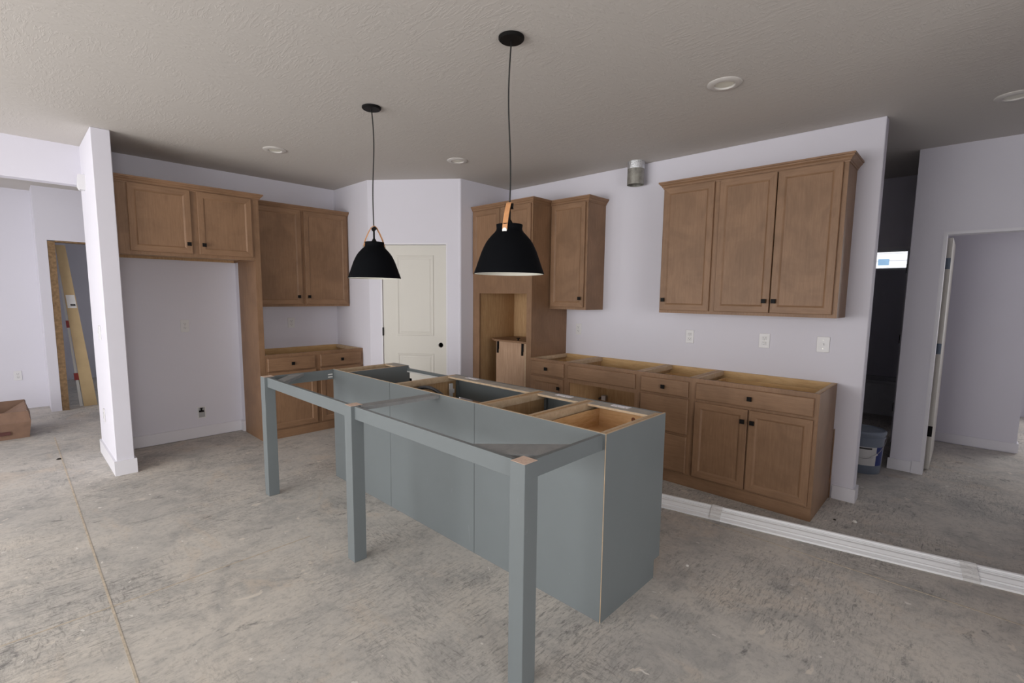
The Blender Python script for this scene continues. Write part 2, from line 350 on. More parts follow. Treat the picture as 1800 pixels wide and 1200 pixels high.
# bathroom window
w = MB().box((BX+.03, -4.93, 1.86), (BX+.10, -4.2, 1.885)).box((BX+.03, -4.93, 2.10), (BX+.10, -4.2, 2.125)).box((BX+.03, -4.93, 1.885), (BX+.10, -4.905, 2.10)).box((BX+.03, -4.225, 1.885), (BX+.10, -4.2, 2.10))
w4 = struct('window_4', w, 'vinyl_white')
bx((BX+.06, -4.905, 1.885), (BX+.064, -4.225, 2.10)).build('pane', 'window_glass', w4)
bx((BX+.052, -4.72, 1.925), (BX+.0545, -4.60, 2.01)).build('sticker', 'sticker_film', w4)
sid = struct('wall_neighbor', bx((8.02, -7.6, 0), (8.12, 0.2, 4.2)), 'siding_white')
for i in range(14): MB().prism([(8.02, -7.6, 1.4+i*.14), (7.99, -7.6, 1.4+i*.14), (8.012, -7.6, 1.54+i*.14), (8.02, -7.6, 1.54+i*.14)], (0, 7.8, 0)).build('siding_board', 'siding_white', sid)

# OSB post in the unfinished opening
struct('trim_5', MB().box((-3.768, 2.435, 0), (-3.70, 2.545, 2.06)).box((-3.70, 2.435, 2.052), (-2.9, 2.545, 2.07)), 'osb')

# ------------------------------------------------------------------ cabinet kit
def mapB(s, d, z): return (-d, -s, z)         # kitchen wall: s = distance from the corner, d = depth out
def mapA(s, d, z): return (s, -d, z)          # back wall
def mapI(s, d, z): return (-2.385+d, -s, z)   # island: d runs from the seating side to the doors
def mbox(mb, M, a, b, bev=0): return mb.box(M(*a), M(*b), bev)
def rect(M, s0, s1, z0, z1, d): return [M(s0, d, z0), M(s1, d, z0), M(s1, d, z1), M(s0, d, z1)]
PROF = [(0, 0), (0, .0165), (.003, .019), (.044, .0185), (.049, .0165), (.057, .0105), (.057, .002)]
def make_knob(M, s, d, z, par):
    k_ = MB()
    k_.box(M(s-.006, d-.001, z-.006), M(s+.006, d+.014, z+.006))
    k_.loft([rect(M, s-.013, s+.013, z-.013, z+.013, d+.012), rect(M, s-.0155, s+.0155, z-.0155, z+.0155, d+.016),
             rect(M, s-.0155, s+.0155, z-.0155, z+.0155, d+.022), rect(M, s-.0135, s+.0135, z-.0135, z+.0135, d+.025)])
    return k_.build('knob', 'black_metal', par)
def make_door(cab, M, s0, s1, z0, z1, d, knob=None, mats=('maple_upright', 'maple_level')):
    w = .057
    pn = MB(); mbox(pn, M, (s0+w-.008, d+.0005, z0+w-.008), (s1-w+.008, d+.0105, z1-w+.008))
    dr = pn.build('door', mats[0], cab)
    def st(ends): return MB().loft(ends)
    st([[M(s0+a, d+h, z0+a) for a, h in PROF], [M(s0+a, d+h, z1-a) for a, h in PROF]]).build('stile', mats[0], dr)
    st([[M(s1-a, d+h, z0+a) for a, h in PROF], [M(s1-a, d+h, z1-a) for a, h in PROF]]).build('stile', mats[0], dr)
    st([[M(s0+a, d+h, z0+a) for a, h in PROF], [M(s1-a, d+h, z0+a) for a, h in PROF]]).build('rail', mats[1], dr)
    st([[M(s0+a, d+h, z1-a) for a, h in PROF], [M(s1-a, d+h, z1-a) for a, h in PROF]]).build('rail', mats[1], dr)
    if knob: make_knob(M, knob[0], d+.0185, knob[1], dr)
    return dr
def make_drawer(cab, M, s0, s1, z0, z1, d, knob=True, name='drawer_front', mat='maple_level', bar=True):
    m_ = MB(); m_.loft([rect(M, s0, s1, z0, z1, d), rect(M, s0, s1, z0, z1, d+.014), rect(M, s0+.005, s1-.005, z0+.005, z1-.005, d+.0185), rect(M, s0+.009, s1-.009, z0+.009, z1-.009, d+.019)])
    f_ = m_.build(name, mat, cab)
    if knob: make_knob(M, (s0+s1)/2, d+.0185, (z0+z1)/2, f_)
    return f_
CRP = [(0, 0), (.005, 0), (.006, .010), (.011, .012), (.016, .024), (.027, .034), (.030, .042), (.036, .044), (.036, .056), (0, .056)]
def crown(cab, M, path, z):
    """moulding swept along a plan path of (s,d); outside is on the left of the direction of travel given in path normals"""
    n = len(path); nor = []
    for i in range(n-1):
        a, b = Vector(path[i]), Vector(path[i+1]); t_ = (b-a).normalized(); nor.append(Vector((t_.y, -t_.x)))
    loops = []
    for i in range(n):
        if i == 0: q = nor[0]
        elif i == n-1: q = nor[-1]
        else:
            q = nor[i-1]+nor[i]; q = q*(2/q.length_squared)
        loops.append([M(path[i][0]+q.x*o, path[i][1]+q.y*o, z+h) for o, h in CRP])
    return MB().loft(loops).build('crown_molding', 'maple_level', cab)
def face_frame(cab, M, s0, s1, z0, z1, d, bars_z=(), bars_s=(), st=.030, mat='maple_upright', th=.019, top=.038, bot=.03):
    f_ = MB()
    mbox(f_, M, (s0, d-th, z0), (s0+st, d, z1)); mbox(f_, M, (s1-st, d-th, z0), (s1, d, z1))
    mbox(f_, M, (s0+st, d-th, z0), (s1-st, d, z0+bot)); mbox(f_, M, (s0+st, d-th, z1-top), (s1-st, d, z1))
    for a, b in bars_z:
        cur = s0+st
        for p, q, c_, e in sorted(bars_s):
            if e > a+1e-6 and c_ < b-1e-6:
                if p > cur: mbox(f_, M, (cur, d-th, a), (p, d, b))
                cur = max(cur, q)
        if cur < s1-st-1e-6: mbox(f_, M, (cur, d-th, a), (s1-st, d, b))
    for p, q, c_, e in bars_s: mbox(f_, M, (p, d-th, max(c_, z0+bot)), (q, d, min(e, z1-top)))
    return f_.build('face_frame', mat, cab)
def part(cab, name, mat, M, a, b, bev=0): return mbox(MB(), M, a, b, bev).build(name, mat, cab)
def upper_cab(name, label, M, s0, s1, z0, z1, D, doors, bars_s=(), group=None, cr=None, crz=None, sides=True, zc=None, st=.030):
    c = thing(name, label, 'cabinet', M((s0+s1)/2, D/2, z0), group)
    part(c, 'side_panel', 'maple_upright', M, (s0, 0, z0), (s0+.013, D-.019, z1)); part(c, 'side_panel', 'maple_upright', M, (s1-.013, 0, z0), (s1, D-.019, z1))
    part(c, 'bottom_panel', 'ply_level', M, (s0+.013, .005, z0+.022), (s1-.013, D-.019, z0+.034)); part(c, 'top_panel', 'ply_level', M, (s0+.013, .005, z1-.015), (s1-.013, D-.019, z1-.003))
    part(c, 'back_panel', 'ply_upright', M, (s0+.013, .001, z0), (s1-.013, .009, z1-.003))
    face_frame(c, M, s0, s1, z0, z1, D, bars_s=bars_s, st=st)
    for dd in doors: make_door(c, M, *dd[:4], D, dd[4])
    if cr: crown(c, M, cr, crz)
    return c

# ------------------------------------------------------------------ uppers on the kitchen wall
ZU = 1.339; ZT = 2.39; DU = .299; CZ = 2.356
upper_cab('wall_cabinet', 'wide three-door maple wall cabinet with crown molding above the light switch', mapB, 3.641, 4.914, ZU, ZT, DU,
          [(3.652, 4.061, 1.363, 2.360, (3.684, 1.448)), (4.104, 4.497, 1.363, 2.360, (4.465, 1.448)), (4.504, 4.886, 1.363, 2.360, (4.530, 1.448))],
          bars_s=((4.058, 4.108, ZU, ZT),), cr=[(4.914, .002), (4.914, DU), (3.641, DU), (3.641, .002)], crz=CZ)
upper_cab('wall_cabinet', 'narrow single-door maple wall cabinet beside the tall oven cabinet', mapB, 2.4405, 2.887, ZU, ZT, DU,
          [(2.459, 2.865, 1.363, 2.360, (2.829, 1.449))], cr=[(2.887, .002), (2.887, DU), (2.4405, DU)], crz=CZ)
# ------------------------------------------------------------------ tall oven cabinet
DB = .5745
oc = thing('oven_cabinet', 'tall maple oven cabinet with an empty open oven bay', 'cabinet', mapB(2.0, .3, 0))
S0, S1 = 1.578, 2.4375
part(oc, 'side_panel', 'maple_upright', mapB, (S0, 0, 0), (S0+.014, DB-.019, ZT)); part(oc, 'side_panel', 'maple_upright', mapB, (S1-.014, 0, 0), (S1, DB-.019, ZT))
part(oc, 'inner_side', 'ply_upright', mapB, (S0+.014, .012, .32), (S0+.095, DB-.02, 1.52)); part(oc, 'inner_side', 'ply_upright', mapB, (S1-.060, .012, .32), (S1-.014, DB-.02, 1.52))
part(oc, 'back_panel', 'ply_upright', mapB, (S0+.014, .002, .1), (S1-.014, .011, ZT-.02)); part(oc, 'top_panel', 'ply_level', mapB, (S0+.014, .012, ZT-.02), (S1-.014, DB-.02, ZT-.006))
part(oc, 'bay_floor', 'ply_level', mapB, (S0+.014, .012, .30), (S1-.014, DB-.02, .319)); part(oc, 'bay_ceiling', 'ply_level', mapB, (S0+.014, .012, 1.521), (S1-.014, DB-.02, 1.54))
face_frame(oc, mapB, S0, S1, 0, ZT, DB, bars_z=((.22, .33), (1.49, 1.70)), bars_s=((S0+.03, 1.682, .33, 1.49), (2.372, S1-.03, .33, 1.49)), bot=.1)
make_door(oc, mapB, 1.592, 1.998, 1.70, 2.360, DB, (1.966, 1.78)); make_door(oc, mapB, 2.006, 2.422, 1.70, 2.360, DB, (2.04, 1.78))
make_drawer(oc, mapB, 1.592, 2.422, .11, .215, DB)
crown(oc, mapB, [(S1, DU+.0365), (S1, DB), (S0, DB)], CZ)
# two loose doors stowed in the oven bay
ld = thing('loose_door', 'loose maple cabinet door stood on edge with its raw back outward and black hinges', 'door', mapB(2.15, .45, .319))
part(ld, 'door_back', 'back_wood', mapB, (1.905, .512, .319), (2.318, .531, .985)); part(ld, 'door_edge', 'ply_edge', mapB, (2.318, .514, .319), (2.346, .531, .985))
for hs in (1.935, 2.29):
    mh = MB(); mbox(mh, mapB, (hs-.012, .531, .90), (hs+.012, .542, .985)); mbox(mh, mapB, (hs-.007, .531, .86), (hs+.007, .548, .905)); mh.build('hinge', 'black_metal', ld)
l2 = thing('loose_door', 'loose maple cabinet door laid flat with its knob pointing up', 'door', mapB(2.12, .33, .985))
MB().prism([mapB(a, b, .985) for a, b in ((1.895, .548), (2.350, .548), (2.350, .10), (1.76, .10), (1.76, .46))], (0, 0, .019)).build('door_slab', 'maple_level', l2)
mk = MB(); p_ = Vector(mapB(2.178, .48, 1.004))
mk.box(p_+Vector((-.006, -.006, 0)), p_+Vector((.006, .006, .02))); mk.box(p_+Vector((-.0155, -.0155, .019)), p_+Vector((.0155, .0155, .028)), .002); mk.build('knob', 'black_metal', l2)
l3 = thing('loose_shelf', 'bare plywood board stood behind the loose doors in the oven bay', 'board', mapB(2.12, .2, .319))
part(l3, 'shelf_board', 'ply_upright', mapB, (1.90, .13, .319), (2.34, .148, .985))

# ------------------------------------------------------------------ base cabinets on the kitchen wall
ZB = .860
def base_cab(name, label, M, s0, s1, D, zt, group=None, toe=.088, back_rail='pine_rail', bars_z=(), bars_s=(), loc_d=None):
    c = thing(name, label, 'cabinet', M((s0+s1)/2, D/2, 0), group)
    for a, b, ca, cb in ((s0+.002, s0+.014, s0+.014, s0+.032), (s1-.014, s1-.002, s1-.032, s1-.014)):
        part(c, 'side_panel', 'ply_upright', M, (a, .002, 0), (b, D-.019, zt))
        part(c, 'side_cleat', 'ply_edge', M, (ca, .022, zt-.036), (cb, D-.02, zt))
    part(c, 'back_rail', back_rail, M, (s0+.014, .002, zt-.11), (s1-.014, .020, zt)); part(c, 'back_panel', 'ply_upright', M, (s0+.014, .002, .1), (s1-.014, .010, zt-.111))
    part(c, 'bottom_panel', 'ply_level', M, (s0+.014, .01, .1), (s1-.014, D-.02, .115))
    face_frame(c, M, s0, s1, toe+.002, zt, D, bars_z=bars_z, bars_s=bars_s)
    part(c, 'toe_board', 'maple_level', M, (s0, D-.018, 0), (s1, D-.001, toe))
    return c
def drawer_box(c, M, s0, s1, d0, d1, z0, z1, mat='pine'):
    b = MB(); mbox(b, M, (s0, d0, z0), (s1, d1, z0+.012)); db = b.build('drawer_box', mat, c)
    for q in (((s0, d0, z0+.012), (s0+.013, d1, z1)), ((s1-.013, d0, z0+.012), (s1, d1, z1)), ((s0+.013, d0, z0+.012), (s1-.013, d0+.013, z1)), ((s0+.013, d1-.013, z0+.012), (s1-.013, d1, z1))):
        mbox(MB(), M, *q).build('drawer_side', mat, db)
c1 = base_cab('base_cabinet', 'narrow maple base cabinet with a drawer over one door next to oven cabinet', mapB, 2.4375, 2.883, DB, ZB, bars_z=((.685, .72),))
make_drawer(c1, mapB, 2.453, 2.859, .706, .836, DB); make_door(c1, mapB, 2.453, 2.853, .101, .690, DB, (2.812, .602)); drawer_box(c1, mapB, 2.485, 2.835, .06, .55, .73, .805, 'pine_rail')
c2 = base_cab('cooktop_cabinet', 'doorless maple cooktop base cabinet with false drawer front and open front', mapB, 2.883, 3.622, DB, ZB, bars_z=((.672, .72),))
make_drawer(c2, mapB, 2.905, 3.599, .709, .832, DB, knob=False, name='false_front')
c3 = base_cab('drawer_cabinet', 'maple base cabinet with a stack of three drawers between open cabinet and double-door cabinet', mapB, 3.622, 4.0755, DB, ZB, bars_z=((.685, .72), (.385, .42)))
make_drawer(c3, mapB, 3.653, 4.051, .706, .827, DB); drawer_box(c3, mapB, 3.66, 4.035, .06, .55, .73, .80, 'pine_rail')
for z0, z1 in ((.412, .690), (.104, .394)): make_drawer(c3, mapB, 3.653, 4.055, z0, z1, DB, knob=False)
c4 = base_cab('base_cabinet', 'maple base cabinet with one wide drawer over two doors at end of run', mapB, 4.0755, 4.9055, DB, ZB, bars_z=((.685, .71),), bars_s=((4.47, 4.51, .1, .685),))
make_drawer(c4, mapB, 4.110, 4.881, .705, .829, DB); make_door(c4, mapB, 4.109, 4.485, .104, .685, DB, (4.457, .600)); make_door(c4, mapB, 4.495, 4.884, .104, .685, DB, (4.522, .600)); drawer_box(c4, mapB, 4.13, 4.86, .06, .55, .73, .81, 'pine_rail')
part(c4, 'end_panel', 'maple_upright', mapB, (4.9055, .03, 0), (4.908, DB-.002, ZB-.001)); part(c4, 'scribe_strip', 'maple_upright', mapB, (4.908, .001, 0), (4.914, .022, .52))
gv = thing('junction_box', 'grey junction box with dark cable stub inside the open cooktop cabinet', 'electrical box', (-.03, -2.96, .43))
bx((-.055, -2.985, .425), (-.011, -2.935, .478), .003).build('box_body', 'steel', gv); bx((-.057, -2.980, .430), (-.055, -2.940, .473)).build('cover_plate', 'plastic_white', gv)
MB().tube([(-.040, -2.935, .447), (-.045, -2.925, .449), (-.050, -2.915, .444), (-.045, -2.905, .437), (-.03, -2.900, .430)], .009).build('cable', 'hose', gv, True)

# ------------------------------------------------------------------ back wall cabinets
FD = .588
fc = upper_cab('refrigerator_cabinet', 'deep two-door maple cabinet over the empty refrigerator bay with full-height end panel', mapA, XS1+.002, -2.479, 1.775, 2.38, FD,
          [(-3.424, -2.989, 1.803, 2.343, (-3.017, 1.886)), (-2.937, -2.498, 1.803, 2.343, (-2.903, 1.886))],
          bars_s=((-3.455, -3.41, 1.775, 2.38), (-2.992, -2.934, 1.775, 2.38)), cr=None, st=.06)
crown(fc, mapA, [(-2.428, DU+.07), (-2.428, FD), (XS1+.002, FD)], 2.340)
fp = fc
part(fp, 'end_panel', 'maple_upright', mapA, (-2.4785, .091, 0), (-2.464, FD-.02, 2.345)); part(fp, 'end_panel', 'maple_upright', mapA, (-2.443, .091, 0), (-2.4285, FD-.02, 2.345))
part(fp, 'front_stile', 'maple_upright', mapA, (-2.4785, FD-.019, 0), (-2.4285, FD, 2.345))
upper_cab('wall_cabinet', 'two-door maple wall cabinet above the short back counter run', mapA, -2.4265, XL-.003, 1.329, 2.375, .32,
          [(-2.40, -1.925, 1.353, 2.346, (-1.972, 1.435)), (-1.890, -1.402, 1.353, 2.346, (-1.861, 1.435))], bars_s=((-1.93, -1.885, 1.329, 2.375),),
          cr=[(XL-.003, .32), (-2.4265, .32)], crz=2.336)
ca = base_cab('base_cabinet', 'maple base cabinet with two drawers over two doors beside the refrigerator panel', mapA, -2.4265, XL-.003, .597, ZB, bars_z=((.68, .71),), bars_s=((-1.94, -1.88, .09, .86),))
make_drawer(ca, mapA, -2.413, -1.937, .695, .827, .597); make_drawer(ca, mapA, -1.880, -1.407, .695, .825, .597)
make_door(ca, mapA, -2.413, -1.930, .105, .680, .597, (-1.97, .60)); make_door(ca, mapA, -1.880, -1.407, .105, .680, .597, (-1.84, .60))
for a, b in ((-2.39, -1.95), (-1.87, -1.42)): drawer_box(ca, mapA, a, b, .06, .57, .72, .80, 'pine_rail')

# ------------------------------------------------------------------ island
ZI = .876; IX0 = -2.397
ic = thing('kitchen_island', 'grey-green island back and end panels with open seating frame on three square legs', 'kitchen island', (-2.6, -3.2, 0))
for y0, y1 in ((-1.950, -2.7615), (-2.7645, -3.6175), (-3.6205, -4.4635)): bx((IX0, y0, 0), (IX0+.011, y1, ZI)).build('back_panel', 'island_paint', ic)
for y0, y1 in ((-1.950, -2.763), (-2.763, -3.619), (-3.619, -4.462)): bx((IX0+.0005, y0, ZI), (IX0+.0105, y1, ZI+.0015)).build('raw_edge', 'ply_edge', ic)
ep = MB(); ep.prism([(IX0+.001, -4.4575, 0), (-1.896, -4.4575, 0), (-1.896, -4.4575, .10), (-1.838, -4.4575, .10), (-1.838, -4.4575, ZI), (IX0+.001, -4.4575, ZI)], (0, -.0115, 0))
ep.build('end_panel', 'island_paint', ic)
bx((IX0-.0015, -4.468, 0), (IX0+.001, -4.4655, ZI)).build('raw_edge', 'ply_edge', ic)
bx((IX0+.001, -4.4680, ZI), (-1.838, -4.4585, ZI+.0015)).build('raw_edge', 'ply_edge', ic)
def island_cab(label, s0, s1, fronts, name='island_cabinet', hole_l=False):
    M = mapI; D = .548
    c = thing(name, label, 'cabinet', M((s0+s1)/2, D/2, 0))
    for a, b, ca_, cb in ((s0+.0015, s0+.0135, s0+.0135, s0+.031), (s1-.0135, s1-.0015, s1-.031, s1-.0135)):
        part(c, 'side_panel', 'ply_upright', M, (a, .001, .1), (b, D-.019, ZI-.002)); part(c, 'side_cleat', 'ply_edge', M, (ca_, .012, ZI-.040), (cb, D-.02, ZI-.002))
    part(c, 'bottom_panel', 'ply_level', M, (s0+.0135, .001, .10), (s1-.0135, D-.02, .115))
    part(c, 'toe_board', 'island_paint', M, (s0, .44, 0), (s1, .455, .10))
    st_ = part(c, 'front_stretcher', 'stretcher_grey', M, (s0+.0315, D-.105, ZI-.014), (s1-.0315, D-.02, ZI-.001))
    part(st_, 'stretcher_edge', 'ply_edge', M, (s0+.032, D-.107, ZI-.013), (s1-.032, D-.105, ZI-.002))
    face_frame(c, M, s0, s1, .10, ZI-.001, D, mat='island_paint', top=.04, bot=.03)
    for f_ in fronts:
        if f_[0] == 'drawer': make_drawer(c, M, f_[1], f_[2], f_[3], f_[4], D, mat='island_paint')
        else: make_door(c, M, f_[1], f_[2], f_[3], f_[4], D, f_[5], mats=('island_paint', 'island_paint'))
    return c, st_
i1, s1_ = island_cab('narrow grey-green island cabinet standing alone across the dishwasher gap', 1.952, 2.172, [('door', 1.962, 2.162, .112, .855, (2.14, .74))])
part(i1, 'outer_side', 'island_paint', mapI, (2.172, .001, .1), (2.176, .547, ZI-.001))
i2, s2_ = island_cab('wide open-topped island sink cabinet with a hose inside', 2.797, 3.659, [('door', 2.81, 3.225, .112, .69, (3.19, .6)), ('door', 3.231, 3.645, .112, .69, (3.265, .6)), ('drawer', 2.81, 3.645, .705, .855)])
i3, s3_ = island_cab('empty open-topped island cabinet between the sink and drawer cabinets', 3.659, 4.026, [('drawer', 3.67, 4.015, .705, .855), ('door', 3.67, 4.015, .112, .69, (3.71, .6))])
i4, s4_ = island_cab('open-topped island cabinet with a knotty pine drawer box inside', 4.026, 4.457, [('drawer', 4.037, 4.452, .705, .855), ('drawer', 4.037, 4.452, .41, .69), ('drawer', 4.037, 4.452, .112, .395)])
drawer_box(i4, mapI, 4.072, 4.412, .03, .535, .73, .84)
kn = MB(); kc = Vector((-1.8632, -4.300, .812)); kn.poly([kc+Vector((0, .012*math.cos(2*math.pi*i/14), .013*math.sin(2*math.pi*i/14))) for i in range(14)], [tuple(range(14))])
kn.build('wood_knot', 'knot_brown', i4)
for par_, a, b in ((s2_, 2.962, 3.075), (s3_, 3.79, 3.905), (s4_, 4.175, 4.285)):
    part(par_, 'label', 'paper_print', mapI, (a, .488, ZI-.001), (b, .526, ZI+.0004))
for par_, sv in ((i2, 2.832), (i2, 3.62)):
    mm = MB(); mbox(mm, mapI, (sv-.003, .45, .62), (sv+.012, .475, .82)); mbox(mm, mapI, (sv+.012, .44, .66), (sv+.016, .485, .69)); mbox(mm, mapI, (sv+.012, .44, .75), (sv+.016, .485, .78)); mm.build('hinge_bracket', 'plastic_white', par_)
rl = i2
bx((-1.856, -2.797, .832), (-1.838, -2.177, .853)).build('dishwasher_rail', 'island_paint', rl); bx((-1.858, -2.797, .821), (-1.838, -2.177, .8315)).build('rail_liner', 'paper_white', rl)
hs = [(-2.285, -2.850, .115), (-2.285, -2.850, .45), (-2.283, -2.852, .70), (-2.28, -2.866, .775), (-2.28, -2.888, .812), (-2.28, -2.918, .837), (-2.28, -2.957, .852), (-2.28, -3.000, .861), (-2.28, -3.045, .866), (-2.28, -3.087, .864),
      (-2.28, -3.14, .853), (-2.28, -3.184, .838), (-2.28, -3.228, .80), (-2.28, -3.255, .75), (-2.282, -3.27, .66), (-2.285, -3.275, .45), (-2.285, -3.275, .115)]
fine = []
for i in range(len(hs)-1):
    a, b = Vector(hs[i]), Vector(hs[i+1]); k_ = max(2, int((b-a).length/.006))
    fine += [a.lerp(b, q/k_) for q in range(k_)]
fine.append(Vector(hs[-1]))
ho = MB().tube(fine, [.0125 if i % 2 else .0098 for i in range(len(fine))], 10).build('drain_hose', 'hose', None, True, origin=(-2.30, -3.1, .115))
tag(ho, 'dark corrugated hose looped inside the island sink cabinet', 'hose')
# seating frame
sf = ic
LX0, WL = -2.9295, .0735
for y0 in (-4.400, -3.160, -1.922):
    lg = bx((LX0, y0, 0), (LX0+WL, y0-WL, ZI-.001), .0015).build('leg', 'island_paint', sf)
    bx((LX0+.002, y0-.002, ZI-.001), (LX0+WL-.002, y0-WL+.002, ZI)).build('leg_top', 'raw_end', lg)
AX0, AX1, AZ = -2.909, -2.889, .803
for y0, y1 in ((-4.400, -3.2335), (-3.160, -1.9955)): bx((AX0, y0, AZ), (AX1, y1, ZI-.003), .001).build('apron', 'island_paint', sf)
bx((LX0+WL, -4.453, AZ), (IX0-.0015, -4.433, ZI-.003), .001).build('apron', 'island_paint', sf)
fa = bx((LX0+WL, -1.962, AZ-.004), (IX0, -1.942, ZI-.003), .001).build('apron', 'island_paint', sf)
for z_ in (.838, .818): bx((-2.445, -1.9635, z_-.005), (-2.408, -1.962, z_+.005), .0006).build('pocket_hole', 'paper_white', fa)
def plank(p0, p1, w, z0, z1):
    a, b = Vector(p0), Vector(p1); t_ = (b-a).normalized(); n_ = Vector((-t_.y, t_.x))*w/2
    return MB().prism([(*(a+n_), z0), (*(b+n_), z0), (*(b-n_), z0), (*(a-n_), z0)], (0, 0, z1-z0))
plank((-2.872, -3.2335), (IX0, -3.272), .072, ZI-.022, ZI-.003).build('brace', 'island_dusty', sf)
def diag_brace(pts): return MB().prism([(x, y, ZI-.028) for x, y in pts], (0, 0, .022))
diag_brace([(AX1, -2.125), (AX1, -2.235), (-2.632, -1.962), (-2.74, -1.962)]).build('brace', 'island_dusty', sf)
diag_brace([(AX1, -4.140), (AX1, -4.325), (-2.790, -4.433), (-2.60, -4.433)]).build('brace', 'island_dusty', sf)

# ------------------------------------------------------------------ pendants
def pendant(label, px_, py_, ang, drift, back=0.0):
    t = thing('pendant_lamp', label, 'pendant lamp', (px_, py_, H), 'black pendant lamps over the island')
    MB().lathe([(.056, 0), (.0615, -.002), (.0615, -.010), (.055, -.016), (0.004, -.0165)], (px_, py_, H), 36).build('canopy', 'black_metal', t, .6)
    path = []
    for i in range(25):
        q = i/24; path.append((px_+drift*math.sin(q*7.0)*.006*(1-q)*2, py_+drift*math.cos(q*5.0+1)*.006*math.sin(q*math.pi)*2, H-.016-(H-.016-1.905)*q))
    MB().tube(path, .0038, 8).build('cord', 'black_cord', t, True)
    zb = 1.576
    outer = [(.060, 1.818), (.0655, 1.816), (.0652, 1.812), (.0635, 1.797), (.066, 1.788), (.073, 1.778), (.084, 1.767), (.094, 1.756), (.105, 1.743), (.115, 1.729), (.1265, 1.707), (.137, 1.684), (.153, 1.639), (.165, 1.605), (.1745, 1.579), (.1745, zb)]
    sh = MB().lathe([(r, z-H) for r, z in [(.012, 1.815)]+outer+[(.1725, zb)]], (px_, py_, H), 48)
    shade = None
    prof = [(r, z-H) for r, z in [(.008, 1.818)]+outer+[(.1725, zb)]+[(r-.002, z-.002) for r, z in outer[::-1][1:-1]]+[(.008, 1.815)]]
    sh.bm.free()
    shade = MB().lathe(prof, (px_, py_, H), 48, True).build('shade', 'shade_black', t, .7)
    MB().lathe([(r-.0032, z-H-.001) for r, z in outer[::-1][1:-2]]+[(.012, 1.808-H)], (px_, py_, H), 48).bm.free()
    lin_ = MB(); pr = [(r-.0032, z-H-.001) for r, z in outer[::-1]]
    lin_.loft([[(px_+r*math.cos(2*math.pi*i/48), py_+r*math.sin(2*math.pi*i/48), H+z) for i in range(48)] for r, z in pr], cap=False).build('lining', 'shade_white', shade, True)
    MB().lathe([(.008, 1.84-H), (.02, 1.818-H), (.02, 1.76-H), (.006, 1.755-H)], (px_, py_, H), 20).build('socket', 'black_metal', t, .6)
    MB().lathe([(.006, 1.905-H), (.006, 1.82-H)], (px_, py_, H), 12).build('stem', 'black_metal', t, True)
    def P(a, b, z):
        g_ = ang+(back if a > 0 else 0); c_, s_ = math.cos(g_), math.sin(g_)
        return (px_+a*c_-b*s_, py_+a*s_+b*c_, z)
    # leather strap: up one side of the neck, over the pin, down the other
    line = [(-.0675, 1.776), (-.0665, 1.800), (-.056, 1.835), (-.036, 1.880), (-.018, 1.912), (-.008, 1.921), (0, 1.923), (.008, 1.921), (.018, 1.912), (.036, 1.880), (.056, 1.835), (.0665, 1.800), (.0675, 1.776)]
    loops = []
    for i, (a, z) in enumerate(line):
        a0, a1 = Vector(line[max(i-1, 0)]), Vector(line[min(i+1, len(line)-1)]); t_ = (a1-a0).normalized(); nx, nz = -t_.y, t_.x
        th = .002
        loops.append([P(a+nx*th, -.0125, z+nz*th), P(a+nx*th, .0125, z+nz*th), P(a-nx*th, .0125, z-nz*th), P(a-nx*th, -.0125, z-nz*th)])
    strap = MB().loft(loops).build('strap', 'leather', t)
    for sg in (-1, 1):
        r_ = MB(); q = [P(sg*.0705, .0115*math.cos(2*math.pi*i/14), 1.782+.0115*math.sin(2*math.pi*i/14)) for i in range(14)]
        e = Vector(P(sg*.0735, 0, 0))-Vector(P(sg*.0705, 0, 0)); r_.prism(q, e); r_.build('rivet', 'rivet_steel', strap)
    k_ = MB(); q = [P(.012*math.cos(2*math.pi*i/16), -.021, 1.905+.0135*math.sin(2*math.pi*i/16)) for i in range(16)]
    e = Vector(P(0, .021, 0))-Vector(P(0, -.021, 0)); k_.prism(q, e); k_.build('pin', 'black_metal', t)
    return t
pendant('black dome pendant lamp above the middle leg of the island frame', -2.407, -2.620, math.radians(-46.2+28), 1)
pendant('black dome pendant lamp above the island drawer cabinets', -2.407, -3.884, math.radians(43.8-19), -1, math.radians(31))

# ------------------------------------------------------------------ ceiling fixtures
for (x, y, lb) in ((-1.217, -4.438, 'round recessed ceiling light in front of the three-door wall cabinet'), (-2.472, -1.158, 'round recessed ceiling light in front of the refrigerator cabinet'),
                   (-1.216, -2.074, 'round recessed ceiling light in front of the oven cabinet'), (.108, -5.648, 'round recessed ceiling light in the hall opening')):
    t = thing('recessed_light', lb, 'ceiling light', (x, y, H), 'round recessed ceiling lights')
    MB().lathe([(.094, 0), (.094, -.003), (.088, -.007), (.062, -.011), (.056, -.010), (.051, -.0015), (.051, -.0005)], (x, y, H), 40, True).build('trim_ring', 'ring_white', t, .7)
    MB().lathe([(.0505, -.0008), (.0505, -.003), (.02, -.0035)], (x, y, H), 32).build('lens', 'shade_white', t, .7)
t = thing('vent_duct', 'open galvanised range hood duct hanging from the ceiling at the wall', 'duct', (-.1, -3.257, H))
MB().lathe([(.075, 0), (.075, -.203), (.073, -.203), (.073, 0)], (-.1, -3.257, H), 32, True).build('duct', 'galvanised', t, .7)
MB().lathe([(.0775, 0), (.0778, -.055), (.0765, -.066), (.0755, -.066), (.0755, 0)], (-.1, -3.257, H), 32, True).build('foil_tape', 'foil_tape', t, .7)
MB().lathe([(.0725, -.034), (.0725, -.030)], (-.1, -3.257, H), 24).build('damper', 'galvanised', t)

